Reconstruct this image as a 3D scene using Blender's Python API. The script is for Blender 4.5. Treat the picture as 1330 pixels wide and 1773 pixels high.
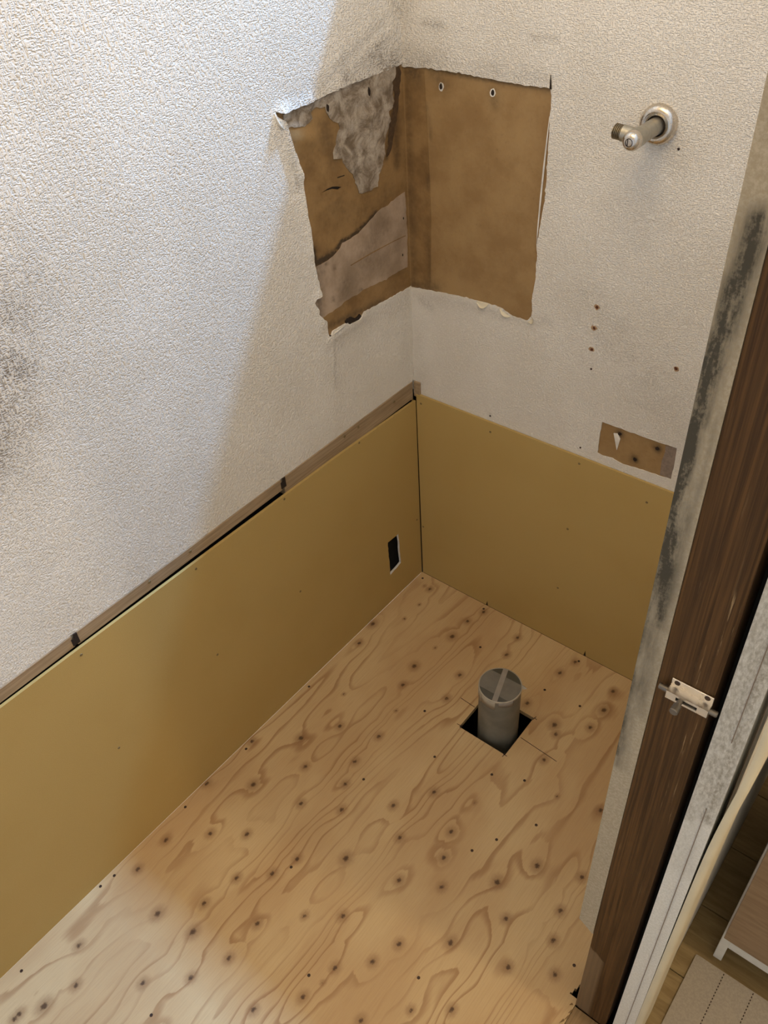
import bpy, math, random
import numpy as np
from mathutils import Vector, Matrix
from mathutils.geometry import delaunay_2d_cdt
random.seed(7); rng = np.random.default_rng(7)
for o in list(bpy.data.objects): bpy.data.objects.remove(o)
SC = bpy.context.scene; COL = SC.collection

# ------------------------------------------------------------------ measured places (metres)
# origin: floor corner of the two plasterboards; +x along the back wall, -y along the left wall
CAM_POS = [1.06229, -1.34472, 1.73]
CAM_ROT = [[0.778314, 0.625453, -0.055088], [0.379997, -0.539073, -0.751667], [-0.499829, 0.5641, -0.657239]]
CAM_F = 1461.71
TEAR_R = [(-0.0126, 1.3189), (0.0392, 1.3228), (0.0814, 1.3235), (0.1325, 1.3229), (0.1819, 1.3209), (0.2298, 1.32), (0.267, 1.3196), (0.3055, 1.3191), (0.3078, 1.3084), (0.3079, 1.2758), (0.3088, 1.2376), (0.3097, 1.198), (0.3097, 1.1569), (0.3069, 1.1137), (0.3034, 1.0821), (0.2986, 1.0446), (0.3011, 1.0313), (0.3006, 1.0029), (0.3012, 0.974), (0.297, 0.9432), (0.2975, 0.8974), (0.2886, 0.8844), (0.2525, 0.8843), (0.2239, 0.8946), (0.1952, 0.8955), (0.1662, 0.8942), (0.1126, 0.8918), (0.0415, 0.8845), (-0.008, 0.8784)]
TEAR_L = [(-0.0017, 1.3234), (-0.0446, 1.3239), (-0.0981, 1.3244), (-0.1495, 1.3249), (-0.1993, 1.3235), (-0.2472, 1.3222), (-0.282, 1.321), (-0.3157, 1.3212), (-0.332, 1.3279), (-0.3314, 1.3198), (-0.3179, 1.3098), (-0.3118, 1.2982), (-0.3074, 1.2764), (-0.2983, 1.2469), (-0.2918, 1.2173), (-0.2891, 1.188), (-0.2869, 1.1581), (-0.2827, 1.1091), (-0.283, 1.0687), (-0.2809, 1.0495), (-0.2787, 1.0346), (-0.2743, 0.9994), (-0.2712, 0.9761), (-0.288, 0.9769), (-0.2937, 0.971), (-0.2851, 0.9523), (-0.2866, 0.9429), (-0.2662, 0.9182), (-0.2653, 0.8864), (-0.2602, 0.8823), (-0.2525, 0.8909), (-0.2126, 0.89), (-0.199, 0.881), (-0.1691, 0.8792), (-0.1526, 0.8896), (-0.0827, 0.8843), (0.0061, 0.8795)]
GREY = [(-0.3139, 1.3178), (-0.2956, 1.3226), (-0.2598, 1.324), (-0.2168, 1.3259), (-0.1722, 1.3288), (-0.1061, 1.3312), (-0.0372, 1.3278), (-0.0124, 1.3234), (-0.0173, 1.307), (-0.0268, 1.3009), (-0.0235, 1.2729), (-0.0247, 1.2583), (-0.0398, 1.2535), (-0.0339, 1.2347), (-0.0462, 1.2205), (-0.0571, 1.2013), (-0.057, 1.1811), (-0.0661, 1.1632), (-0.0786, 1.1486), (-0.0844, 1.1271), (-0.1104, 1.1272), (-0.1391, 1.1319), (-0.1444, 1.1485), (-0.1523, 1.1713), (-0.1707, 1.1903), (-0.1786, 1.2079), (-0.2014, 1.2135), (-0.2013, 1.2252), (-0.1906, 1.2431), (-0.1783, 1.2604), (-0.1804, 1.2692), (-0.1983, 1.28), (-0.209, 1.2947), (-0.2106, 1.305), (-0.238, 1.309), (-0.2479, 1.3047), (-0.2465, 1.2946), (-0.2599, 1.2883), (-0.2779, 1.2892), (-0.3037, 1.2951), (-0.3129, 1.3081)]
GREY_HOLES = [(-0.094, 1.3014), (-0.2064, 1.3016)]
DARKSTRIP = [(-0.0034, 1.3224), (-0.0147, 1.3167), (-0.0251, 1.3005), (-0.0199, 1.2721), (-0.0251, 1.252), (-0.0382, 1.2271), (-0.0444, 1.1977), (-0.0521, 1.1728), (-0.0381, 1.1824), (-0.0242, 1.2145), (-0.0103, 1.2504), (-0.0042, 1.2852), (0.0031, 1.3107)]
CRACK = [(-0.2416, 1.1653), (-0.2247, 1.1676), (-0.2113, 1.1672), (-0.1983, 1.1635), (-0.1869, 1.1588), (-0.1974, 1.1576), (-0.2119, 1.1634), (-0.2283, 1.1654)]
CRACK2 = [(-0.1961, 1.1794), (-0.1758, 1.1775), (-0.1754, 1.1758), (-0.1947, 1.1774)]
PINK = [(-0.2778, 1.0379), (-0.2528, 1.0374), (-0.2284, 1.0394), (-0.2059, 1.0476), (-0.1987, 1.0554), (-0.1741, 1.0546), (-0.1419, 1.0596), (-0.1152, 1.069), (-0.0882, 1.0785), (-0.0748, 1.0812), (-0.0549, 1.0797), (-0.0444, 1.0846), (-0.0205, 1.0872), (0.0003, 1.0889), (0.0029, 1.0162), (-0.0007, 0.9275), (-0.0315, 0.9303), (-0.0602, 0.9302), (-0.0883, 0.93), (-0.1157, 0.9331), (-0.1425, 0.9363), (-0.1694, 0.9338), (-0.2018, 0.9363), (-0.228, 0.9318), (-0.2533, 0.9316), (-0.2752, 0.9301), (-0.2868, 0.9443), (-0.2876, 0.9581), (-0.293, 0.9715), (-0.2741, 0.9765), (-0.2747, 0.992), (-0.2771, 1.0145)]
PINK_DOTS = [(-0.0082, 1.0374), (-0.0157, 0.9605), (-0.2497, 1.0337), (-0.2602, 1.0182), (-0.239, 0.9547), (-0.1557, 0.9377), (-0.2285, 1.0172)]
PINK_SEAM = [(-0.1804, 1.0035), (-0.1153, 1.0044), (-0.0475, 1.0022), (-0.0035, 0.9994), (-0.0029, 0.9976), (-0.0476, 1.0004), (-0.1155, 1.0019), (-0.1807, 1.0014)]
BLACKROT = [(-0.2121, 0.8943), (-0.197, 0.8969), (-0.1782, 0.8872), (-0.1677, 0.8909), (-0.1618, 0.8834), (-0.1792, 0.8793), (-0.1988, 0.8823), (-0.2113, 0.888)]
PEEL_LINE = [(-0.2588, 0.883), (-0.2487, 0.8638), (-0.2533, 0.8197)]
PEEL_TICK = [(-0.2662, 0.8865), (-0.257, 0.8845), (-0.2446, 0.8703), (-0.2464, 0.8687)]
BLACK_EDGE = [(-0.2799, 1.0696), (-0.2786, 1.0424), (-0.2281, 1.0414), (-0.1983, 1.0584), (-0.1739, 1.0556), (-0.1151, 1.07), (-0.0914, 1.0785)]
RHOLES = [(0.0784, 1.2954), (0.19, 1.2984)]
PATCH = [(0.4774, 0.7106), (0.5304, 0.7098), (0.5845, 0.7101), (0.6375, 0.7113), (0.6391, 0.673), (0.6388, 0.6342), (0.5879, 0.6311), (0.5347, 0.6264), (0.5103, 0.6316), (0.4878, 0.6286), (0.476, 0.6311), (0.476, 0.6666)]
PATCH_GREY = [(0.6141, 0.7073), (0.6375, 0.7113), (0.6391, 0.673), (0.6388, 0.6342), (0.6147, 0.6343), (0.6127, 0.6678), (0.616, 0.691)]
PATCH_DOTS = [(0.5172, 0.6958), (0.5992, 0.6934), (0.5577, 0.6479)]
PATCH_FLAP = [(0.505, 0.6929), (0.5134, 0.6953), (0.5206, 0.6852), (0.5189, 0.6691), (0.517, 0.6549), (0.5102, 0.6764)]
RUST = [(0.4358, 0.9557), (0.4351, 0.9119), (0.4357, 0.8655), (0.6055, 0.8806)]
WPSCREW = [(0.2085, 0.6203), (0.4365, 0.6276), (0.5406, 1.2595), (0.4395, 0.8226)]
STEM = [(0.5011, 1.2928)]
DIRT_SHADE_R = [(-0.0033, 1.3351, 0.0013, 1.4278, 0.03, 0.45), (-0.0035, 1.3302, 0.0881, 1.3331, 0.025, 0.55), (0.0881, 1.3331, 0.2897, 1.3296, 0.018, 0.45), (0.0449, 1.3953, 0.0825, 1.3938, 0.008, 0.6), (0.2631, 1.3918, 0.3113, 1.3936, 0.006, 0.7), (0.4019, 0.9782, 0.4752, 0.9785, 0.003, 0.6), (0.4752, 0.9785, 0.6348, 0.9757, 0.003, 0.3), (0.4107, 0.9747, 0.4221, 0.8417, 0.02, 0.22), (0.4468, 0.9252, 0.6329, 0.7862, 0.08, 0.28), (0.5217, 0.7771, 0.6233, 0.7758, 0.003, 0.4), (-0.0026, 0.8619, 0.3371, 0.8924, 0.015, 0.25), (0.021, 0.8546, 0.0445, 0.8473, 0.012, 0.5), (0.4943, 1.2136, 0.5074, 1.0983, 0.02, 0.13), (0.5167, 1.2583, 0.5324, 1.252, 0.02, 0.3), (0.011, 0.795, 0.0044, 0.6077, 0.02, 0.18), (0.2101, 0.6209, 0.2101, 0.6194, 0.006, 0.5), (0.4312, 0.9544, 0.4396, 0.8213, 0.008, 0.18), (0.5215, 0.8994, 0.5226, 0.8998, 0.05, 0.25)]  # wall dirt, plus the valve's soft shadow painted as strokes below it
DIRT_L = [(-0.0058, 1.3275, -0.1524, 1.332, 0.028, 0.9), (-0.1524, 1.332, -0.3, 1.3223, 0.022, 0.65), (0.0014, 1.428, -0.0058, 1.3275, 0.03, 0.55), (-0.1832, 1.33, -0.0321, 1.38, 0.012, 0.8), (-0.2093, 1.3541, -0.0491, 1.4103, 0.02, 0.35), (-0.0867, 1.3544, -0.0216, 1.3452, 0.018, 0.8), (-0.9067, 1.156, -0.9221, 1.1176, 0.06, 1.3), (-0.938, 1.2065, -0.9913, 1.0798, 0.11, 1.25), (-0.9528, 1.0865, -0.9793, 1.0218, 0.06, 0.5), (-0.2404, 0.8632, -0.0085, 0.8528, 0.03, 0.3), (-0.2578, 0.8036, -0.0014, 0.7928, 0.03, 0.12), (-0.2521, 0.8688, -0.2678, 0.693, 0.004, 0.6), (-0.2336, 0.8464, -0.2147, 0.8508, 0.012, 0.35), (-0.0195, 0.8437, -0.0199, 0.6654, 0.02, 0.2), (-0.3148, 1.3171, -0.3028, 1.1901, 0.006, 0.5), (-0.2421, 0.8506, -0.2554, 0.6859, 0.02, 0.15)]
LSCREW = [(-0.2133, 0.5904), (-0.4585, 0.5935), (-0.7075, 0.589), (-0.9753, 0.5931), (-0.4585, 0.3119), (-0.7143, 0.3355), (-0.0143, 0.5979), (-0.9834, 0.3148), (-0.2259, -0.0043), (-0.0145, 0.2109)]
RSCREW = [(0.015, 0.5835), (0.2138, 0.5809), (0.4412, 0.5898), (0.4325, 0.3948), (0.0096, 0.18), (0.425, 0.1937), (0.6019, 0.5593)]
OUTLET = [(-0.141, 0.2246), (-0.095, 0.2186), (-0.0896, 0.1138), (-0.1383, 0.107)]
BAT_J = [-0.973, -0.4499]
BAT_SCREW = [(-0.2526, 0.6297), (-0.7056, 0.6307), (-0.8055, 0.6307), (-0.2052, 0.6271), (-0.0745, 0.6219)]
KNOTS = [(0.2654, -0.6475, 1.0), (0.2172, -0.7443, 1.0), (0.301, -0.7004, 1.0), (0.3863, -0.6229, 1.0), (0.4392, -0.5421, 1.0), (0.5268, -0.5083, 0.5), (0.4444, -0.6735, 1.0), (0.5249, -0.5959, 1.0), (0.546, -0.653, 1.0), (0.5795, -0.7056, 1.0), (0.5002, -0.7482, 1.0), (0.3816, -0.7798, 1.3), (0.2993, -0.8437, 1.0), (0.4552, -0.875, 1.0), (0.6639, -0.6286, 1.3), (0.7113, -0.5492, 1.2), (0.7563, -0.3587, 1.0), (0.7962, -0.5151, 1.0), (0.7958, -0.6011, 1.0), (0.718, -0.6799, 1.0), (0.8136, -0.6593, 1.0), (0.8477, -0.7114, 1.0), (0.7709, -0.7542, 1.0), (0.6574, -0.7851, 1.2), (0.5786, -0.8485, 1.0), (0.5582, -0.9052, 1.0), (0.5077, -0.9586, 1.0), (0.4936, -1.0348, 1.0), (0.7281, -0.8807, 1.0), (0.6058, -0.9986, 1.0), (0.6644, -0.3855, 0.5), (0.3929, -0.9215, 0.8), (0.6687, -0.9278, 0.8), (0.5065, -0.9926, 0.5), (0.0586, -0.0417, 1.0), (0.0395, -0.0405, 0.5), (0.0705, -0.1062, 0.5), (0.0687, -0.1716, 0.5), (0.0097, -0.2367, 1.3), (0.0236, -0.3104, 1.0), (0.2116, -0.0789, 1.0), (0.2281, -0.0252, 1.0), (0.2094, -0.1465, 1.3), (0.1954, -0.2041, 0.5), (0.1879, -0.2845, 1.3), (0.2006, -0.3489, 1.0), (0.2982, -0.239, 1.0), (0.3132, -0.3171, 1.0), (0.0991, -0.4596, 0.5), (0.2352, -0.421, 0.5), (0.1531, -0.5368, 1.0), (0.0996, -0.6183, 1.3), (0.0108, -0.6953, 1.0), (0.2473, -0.5026, 1.0), (0.2455, -0.5894, 1.0), (0.161, -0.6691, 1.0), (0.0961, -0.7757, 1.3), (0.3504, -0.0485, 1.0), (0.3585, -0.1138, 1.0), (0.4972, -0.084, 1.0), (0.4803, -0.2115, 1.0), (0.5108, -0.0312, 1.0), (0.63, -0.0567, 1.0), (0.6385, -0.1197, 1.3), (0.636, -0.183, 1.0), (0.5647, -0.2268, 1.3), (0.5804, -0.2468, 1.0), (0.5934, -0.3231, 1.0), (0.039, -0.9874, 1.0), (0.106, -0.9177, 1.0), (0.1719, -0.8699, 1.0), (0.0415, -1.0677, 1.0), (0.2252, -0.9517, 1.0), (0.279, -0.899, 1.0), (0.2103, -1.0296, 1.0), (0.1493, -1.103, 1.3), (0.2351, -1.0828, 1.3), (0.3271, -0.9913, 1.0), (0.3304, -1.0726, 1.0), (0.0715, -1.2409, 1.0), (0.1295, -1.2901, 1.0), (0.2306, -1.2066, 1.0), (0.2975, -1.1428, 1.0), (0.1117, -1.3499, 1.4), (0.0857, -1.398, 1.0), (0.4345, -1.108, 1.0), (0.0076, -0.8394, 1.0)]
SCREWS = [(0.2914, -0.6125), (0.5858, -0.3955), (0.6625, -0.4722), (0.6126, -0.5517), (0.3011, -0.8644), (0.5846, -0.6035), (0.4765, -0.9993), (0.6462, -0.8739), (0.8682, -0.6749), (0.0165, -0.0197), (0.2218, -0.0157), (0.2895, -0.1327), (0.012, -0.4943), (0.2919, -0.3791), (0.0145, -0.7192), (0.387, -0.4677), (0.5185, -0.427), (0.5169, -0.0232), (0.4935, -0.1517), (0.5864, -0.1433), (0.0126, -0.9089), (0.0119, -1.1075), (0.0071, -1.1401), (0.0204, -1.3408), (0.2878, -1.2331)]
CUTS = [(0.5189, -0.3044, 0.6187, -0.31), (0.3405, -0.2951, 0.384, -0.2975), (0.3766, -0.3623, 0.3912, -0.3613), (0.3897, -0.3679, 0.3887, -0.3577), (0.5128, -0.3738, 0.5126, -0.3601), (0.511, -0.3665, 0.5207, -0.3662), (0.5156, -0.2451, 0.5179, -0.2322), (0.5155, -0.2377, 0.5236, -0.2391)]
HOLE = [(0.3851, -0.3637), (0.5142, -0.3663), (0.5156, -0.2382)]
JPALE = [(0.9057, 0.2609), (0.9278, 0.2444), (0.9281, 0.1398), (0.9291, 0.0041), (0.9087, 0.0004)]
NOTCH = [(0.8872, -0.6814), (0.8951, -0.6978), (0.8993, -0.7149), (0.8874, -0.7222), (0.8864, -0.7045)]
PERF = [(1.0965, -0.5182, 1.0968, -0.6227), (1.1516, -0.5163, 1.1514, -0.5804)]

# ------------------------------------------------------------------ camera
cam = bpy.data.cameras.new('camera'); camo = bpy.data.objects.new('camera', cam); COL.objects.link(camo)
cam.sensor_fit = 'VERTICAL'; cam.sensor_height = 36.0; cam.sensor_width = 27.0
cam.lens = CAM_F * 36.0 / 1773.0; cam.clip_start = 0.02
r0, r1, r2 = (Vector(r) for r in CAM_ROT)
M = Matrix((r0, -r1, -r2)).transposed().to_4x4(); M.translation = Vector(CAM_POS)
camo.matrix_world = M; SC.camera = camo

# ------------------------------------------------------------------ world, lights, exposure
SC.view_settings.view_transform = 'Standard'; SC.view_settings.look = 'None'
SC.view_settings.gamma = 1.0; SC.view_settings.use_curve_mapping = False
SC.view_settings.exposure = 0.0
W = bpy.data.worlds.new('world'); SC.world = W; W.use_nodes = True
W.node_tree.nodes['Background'].inputs[0].default_value = (1.0, 0.93, 0.80, 1)
W.node_tree.nodes['Background'].inputs[1].default_value = 0.85
def area(name, loc, target, sx, sy, power, col):
    l = bpy.data.lights.new(name, 'AREA'); l.shape = 'RECTANGLE'; l.size = sx; l.size_y = sy
    l.energy = power; l.color = col
    o = bpy.data.objects.new(name, l); COL.objects.link(o)
    z = (Vector(loc) - Vector(target)).normalized(); x = Vector((1, 0, 0)); x = (x - z * x.dot(z)).normalized()
    y = z.cross(x); m = Matrix((x, y, z)).transposed().to_4x4(); m.translation = Vector(loc); o.matrix_world = m
    return o
def point(name, loc, power, col, r):
    l = bpy.data.lights.new(name, 'POINT'); l.energy = power; l.color = col; l.shadow_soft_size = r
    o = bpy.data.objects.new(name, l); COL.objects.link(o); o.location = loc; return o
# daylight falling in steeply through the high window over the back wall
area('window_daylight', (0.27, 0.80, 2.945), (0.27, -0.70, 0.8), 0.46, 0.07, 122.0, (0.27, 0.54, 1.0))
# warm ceiling lamp of the small room, warm lamp of the corridor
point('room_ceiling_lamp', (0.60, -0.75, 2.35), 23.0, (1.0, 0.745, 0.44), 0.38)
point('corridor_ceiling_lamp', (1.95, -0.62, 2.25), 30.0, (1.0, 0.80, 0.55), 0.05)

# ------------------------------------------------------------------ node helpers
class NT:
    def __init__(s, name):
        s.m = bpy.data.materials.new(name); s.m.use_nodes = True; s.t = s.m.node_tree
        s.b = s.t.nodes['Principled BSDF']
    def n(s, typ, **kw):
        x = s.t.nodes.new('ShaderNode' + typ)
        for k, v in kw.items(): setattr(x, k, v)
        return x
    def put(s, sock, v):
        if hasattr(v, 'is_output'): s.t.links.new(v, sock)
        elif isinstance(v, (tuple, list)) and sock.type == 'RGBA': sock.default_value = (*v[:3], 1)
        else: sock.default_value = v
    def coord(s): return s.n('TexCoord').outputs['Object']
    def map(s, scale, vec=None, loc=(0, 0, 0), rot=(0, 0, 0)):
        m = s.n('Mapping'); s.put(m.inputs['Vector'], vec or s.coord()); m.inputs['Scale'].default_value = scale
        m.inputs['Location'].default_value = loc; m.inputs['Rotation'].default_value = rot; return m.outputs[0]
    def noise(s, vec, scale=1.0, detail=3.0, rough=0.5, dist=0.0):
        x = s.n('TexNoise'); s.put(x.inputs['Vector'], vec); x.inputs['Scale'].default_value = scale
        x.inputs['Detail'].default_value = detail; x.inputs['Roughness'].default_value = rough
        x.inputs['Distortion'].default_value = dist; return x.outputs['Fac']
    def math(s, op, a, b=0.0, c=0.0, clamp=False):
        x = s.n('Math', operation=op, use_clamp=clamp)
        s.put(x.inputs[0], a); s.put(x.inputs[1], b); s.put(x.inputs[2], c); return x.outputs[0]
    def ss(s, v, lo, hi, a=0.0, b=1.0):
        x = s.n('MapRange', interpolation_type='SMOOTHSTEP'); s.put(x.inputs['Value'], v)
        for k, q in (('From Min', lo), ('From Max', hi), ('To Min', a), ('To Max', b)): x.inputs[k].default_value = q
        return x.outputs[0]
    def mix(s, f, a, b):
        x = s.n('Mix', data_type='RGBA'); s.put(x.inputs[0], f); s.put(x.inputs[6], a); s.put(x.inputs[7], b); return x.outputs[2]
    def attr(s, name): return s.n('Attribute', attribute_name=name).outputs['Fac']
    def bump(s, h, strength, dist):
        x = s.n('Bump'); s.put(x.inputs['Height'], h); x.inputs['Strength'].default_value = strength
        x.inputs['Distance'].default_value = dist; s.t.links.new(x.outputs[0], s.b.inputs['Normal'])
    def out(s, col, rough=0.6, metal=0.0, spec=0.5):
        s.put(s.b.inputs['Base Color'], col); s.put(s.b.inputs['Roughness'], rough)
        s.b.inputs['Metallic'].default_value = metal; s.b.inputs['Specular IOR Level'].default_value = spec
        return s.m

def plain(name, col, rough=0.6, metal=0.0, var=0.12, sc=40.0, spec=0.4):
    t = NT(name); n = t.noise(t.coord(), sc, 3)
    dark = tuple(c * (1 - 2 * var) for c in col); lite = tuple(min(1, c * (1 + var)) for c in col)
    return t.out(t.mix(t.ss(n, 0.3, 0.7), dark, lite), rough, metal, spec)

def wallpaper_mat(name, ax):
    t = NT(name)
    a = (1, 160, 480) if ax == 'y' else (180, 1, 540)
    b = (1, 480, 160) if ax == 'y' else (540, 1, 180)
    wob = t.n('VectorMath', operation='ADD')
    nz = t.n('TexNoise'); nz.inputs['Scale'].default_value = 120.0; t.put(nz.inputs['Vector'], t.coord())
    sc = t.n('VectorMath', operation='SCALE'); t.put(sc.inputs[0], nz.outputs['Color']); sc.inputs['Scale'].default_value = 0.0025
    t.put(wob.inputs[0], t.coord()); t.put(wob.inputs[1], sc.outputs[0])
    n1 = t.noise(t.map(a, wob.outputs[0]), 1.0, 0.0); n2 = t.noise(t.map(b, wob.outputs[0], loc=(5.3, 7.1, 1.7)), 1.0, 0.0)
    h = t.math('MAXIMUM', t.ss(n1, 0.40, 0.66), t.ss(n2, 0.40, 0.66))
    blot = t.noise(t.coord(), 22.0, 5, 0.65); fine = t.noise(t.coord(), 260.0, 3, 0.6)
    d = t.attr('dirt')
    pit = t.math('SUBTRACT', 1.25, t.math('MULTIPLY', h, 0.75))
    f = t.math('MULTIPLY', d, t.math('MULTIPLY', t.ss(blot, 0.28, 0.72, 0.35, 1.0), pit))
    sp = t.math('MULTIPLY', t.ss(fine, 0.58, 0.72), t.math('MULTIPLY', d, 0.55))
    f = t.math('ADD', t.math('MULTIPLY', f, 0.72), sp, clamp=True)
    base = t.mix(t.ss(t.noise(t.coord(), 6.0, 3), 0.35, 0.7), (0.77, 0.722, 0.635), (0.83, 0.787, 0.705))
    col = t.mix(f, base, (0.135, 0.10, 0.066))
    t.bump(h, 0.6, 0.0032 if ax == 'y' else 0.0028)
    return t.out(col, 0.5, 0, 0.35)

def plywood_mat():
    t = NT('plywood'); c = t.coord()
    k = t.attr('knot'); ks = t.attr('knotsize')
    n = t.noise(t.map((5.5, 0.62, 1), c), 1.0, 2.0, 0.45, 0.25)
    n2 = t.noise(t.map((60, 7, 1), c), 1.0, 3.0, 0.6)
    ring = t.math('MULTIPLY', t.ss(k, 0.0, 0.06, 1.0, 0.0), 0.06)
    ph = t.math('ADD', t.math('ADD', t.math('MULTIPLY', n, 1.35), ring), t.math('MULTIPLY', n2, 0.035))
    ph = t.math('MULTIPLY', ph, 11.0)
    fr = t.math('FRACT', ph)
    line = t.math('MULTIPLY', t.ss(fr, 0.66, 0.93), t.ss(fr, 0.95, 1.0, 1.0, 0.0))
    # only some of the growth rings are dark
    pick = t.noise(t.map((9, 2.2, 1), c, loc=(3, 9, 0)), 1.0, 2.0)
    line = t.math('MULTIPLY', line, t.ss(pick, 0.36, 0.62, 0.18, 0.95))
    fine = t.noise(t.map((420, 14, 1), c), 1.0, 3.0, 0.6)
    tone = t.noise(t.map((6.0, 3.0, 1), c, loc=(1.1, 4.2, 0)), 1.0, 3.0)
    base = t.mix(t.ss(tone, 0.35, 0.68), (0.515, 0.345, 0.172), (0.60, 0.437, 0.232))
    base = t.mix(t.ss(fine, 0.35, 0.8, 0.0, 0.30), base, (0.40, 0.235, 0.115))
    col = t.mix(t.math('MULTIPLY', line, 0.74), base, (0.31, 0.16, 0.065))
    # knots: brown halo, dark ragged core
    rag = t.math('ADD', k, t.math('MULTIPLY', t.math('SUBTRACT', t.noise(c, 190.0, 3), 0.5), 0.006))
    kr = t.math('DIVIDE', rag, ks)
    col = t.mix(t.ss(kr, 0.003, 0.018, 0.58, 0.0), col, (0.25, 0.13, 0.055))
    col = t.mix(t.ss(kr, 0.0020, 0.0058, 0.9, 0.0), col, (0.075, 0.038, 0.018))
    t.bump(t.math('SUBTRACT', fine, t.math('MULTIPLY', line, 0.6)), 0.12, 0.001)
    return t.out(col, 0.55, 0, 0.3)

def board_mat():
    t = NT('plasterboard_face'); n = t.noise(t.coord(), 900.0, 2, 0.7); n2 = t.noise(t.coord(), 5.0, 4)
    col = t.mix(t.ss(n, 0.35, 0.68), (0.450, 0.312, 0.106), (0.505, 0.358, 0.134))
    col = t.mix(t.ss(n2, 0.4, 0.75, 0, 0.25), col, (0.40, 0.26, 0.075))
    t.bump(t.noise(t.coord(), 250.0, 2), 0.06, 0.001)
    return t.out(col, 0.62, 0, 0.3)

def torn_paper_mat(name, dark, lite, attr=True, bumpd=0.0006):
    t = NT(name); n = t.noise(t.coord(), 14.0, 6, 0.65); n2 = t.noise(t.coord(), 120.0, 4, 0.6)
    col = t.mix(t.ss(n, 0.3, 0.7), dark, lite)
    col = t.mix(t.ss(n2, 0.55, 0.8, 0, 0.35), col, tuple(c * 0.6 for c in dark))
    if attr:
        f = t.math('MULTIPLY', t.attr('dirt'), t.ss(n2, 0.25, 0.6, 0.45, 1.1), clamp=True)
        col = t.mix(f, col, (0.055, 0.036, 0.02))
    t.bump(t.math('ADD', n, t.math('MULTIPLY', n2, 0.5)), 0.5, bumpd)
    return t.out(col, 0.6, 0, 0.3)

def plaster_mat():
    t = NT('bare_plaster'); n = t.noise(t.coord(), 30.0, 7, 0.68, 0.6); n2 = t.noise(t.coord(), 210.0, 5, 0.7)
    col = t.mix(t.ss(n, 0.35, 0.66), (0.17, 0.125, 0.08), (0.47, 0.40, 0.31))
    col = t.mix(t.ss(n2, 0.52, 0.75, 0, 0.5), col, (0.09, 0.065, 0.045))
    t.bump(t.math('ADD', n, t.math('MULTIPLY', n2, 0.4)), 0.9, 0.004)
    return t.out(col, 0.85, 0, 0.2)

def jamb_mat():
    t = NT('dark_stained_wood'); c = t.coord()
    g1 = t.noise(t.map((330, 330, 5), c), 1.0, 4, 0.6, 0.2); g2 = t.noise(t.map((70, 70, 2), c), 1.0, 3)
    wear = t.noise(t.map((240, 240, 9), c, loc=(2, 2, 2)), 1.0, 5, 0.65)
    col = t.mix(t.ss(g1, 0.32, 0.70), (0.050, 0.024, 0.008), (0.135, 0.068, 0.024))
    col = t.mix(t.ss(g2, 0.35, 0.7, 0, 0.5), col, (0.075, 0.04, 0.016))
    col = t.mix(t.math('MULTIPLY', t.ss(wear, 0.60, 0.72), t.attr('wear')), col, (0.42, 0.29, 0.15))
    col = t.mix(t.math('MULTIPLY', t.attr('pale'), t.ss(g1, 0.2, 0.7, 0.6, 1.0)), col, (0.24, 0.165, 0.095))
    t.bump(g1, 0.25, 0.0008)
    return t.out(col, t.ss(g1, 0.3, 0.7, 0.5, 0.65), 0, 0.2)

def mould_mat(name, base, lite, dark, stretch=(60, 60, 12)):
    t = NT(name); c = t.coord(); n = t.noise(t.map(stretch, c), 1.0, 6, 0.7); n2 = t.noise(c, 330.0, 4, 0.65)
    col = t.mix(t.ss(n2, 0.35, 0.7), base, lite)
    d = t.attr('dirt')
    # the mould eats in from the noise's low spots
    f = t.math('MULTIPLY', d, t.ss(t.math('ADD', n, t.math('MULTIPLY', n2, 0.35)), 0.46, 0.86, 0.28, 1.2), clamp=True)
    col = t.mix(f, col, dark)
    t.bump(t.math('ADD', n2, n), 0.3, 0.0012)
    return t.out(col, 0.7, 0, 0.25)

def streak_wood_mat(name, dark, lite, scale, rough=0.6):
    t = NT(name); c = t.coord()
    g = t.noise(t.map(scale, c), 1.0, 4, 0.6, 0.4); n = t.noise(c, 9.0, 4)
    col = t.mix(t.ss(g, 0.3, 0.72), dark, lite)
    col = t.mix(t.ss(n, 0.45, 0.75, 0, 0.4), col, tuple(x * 0.75 for x in dark))
    t.bump(g, 0.2, 0.0008)
    return t.out(col, rough, 0, 0.3)

def metal_mat(name, col, rough, dirt=0.25):
    t = NT(name); n = t.noise(t.coord(), 160.0, 4, 0.6)
    c = t.mix(t.ss(n, 0.5, 0.8, 0, dirt), col, tuple(x * 0.45 for x in col))
    return t.out(c, t.ss(n, 0.3, 0.8, rough, rough + 0.2), 1.0)

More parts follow.
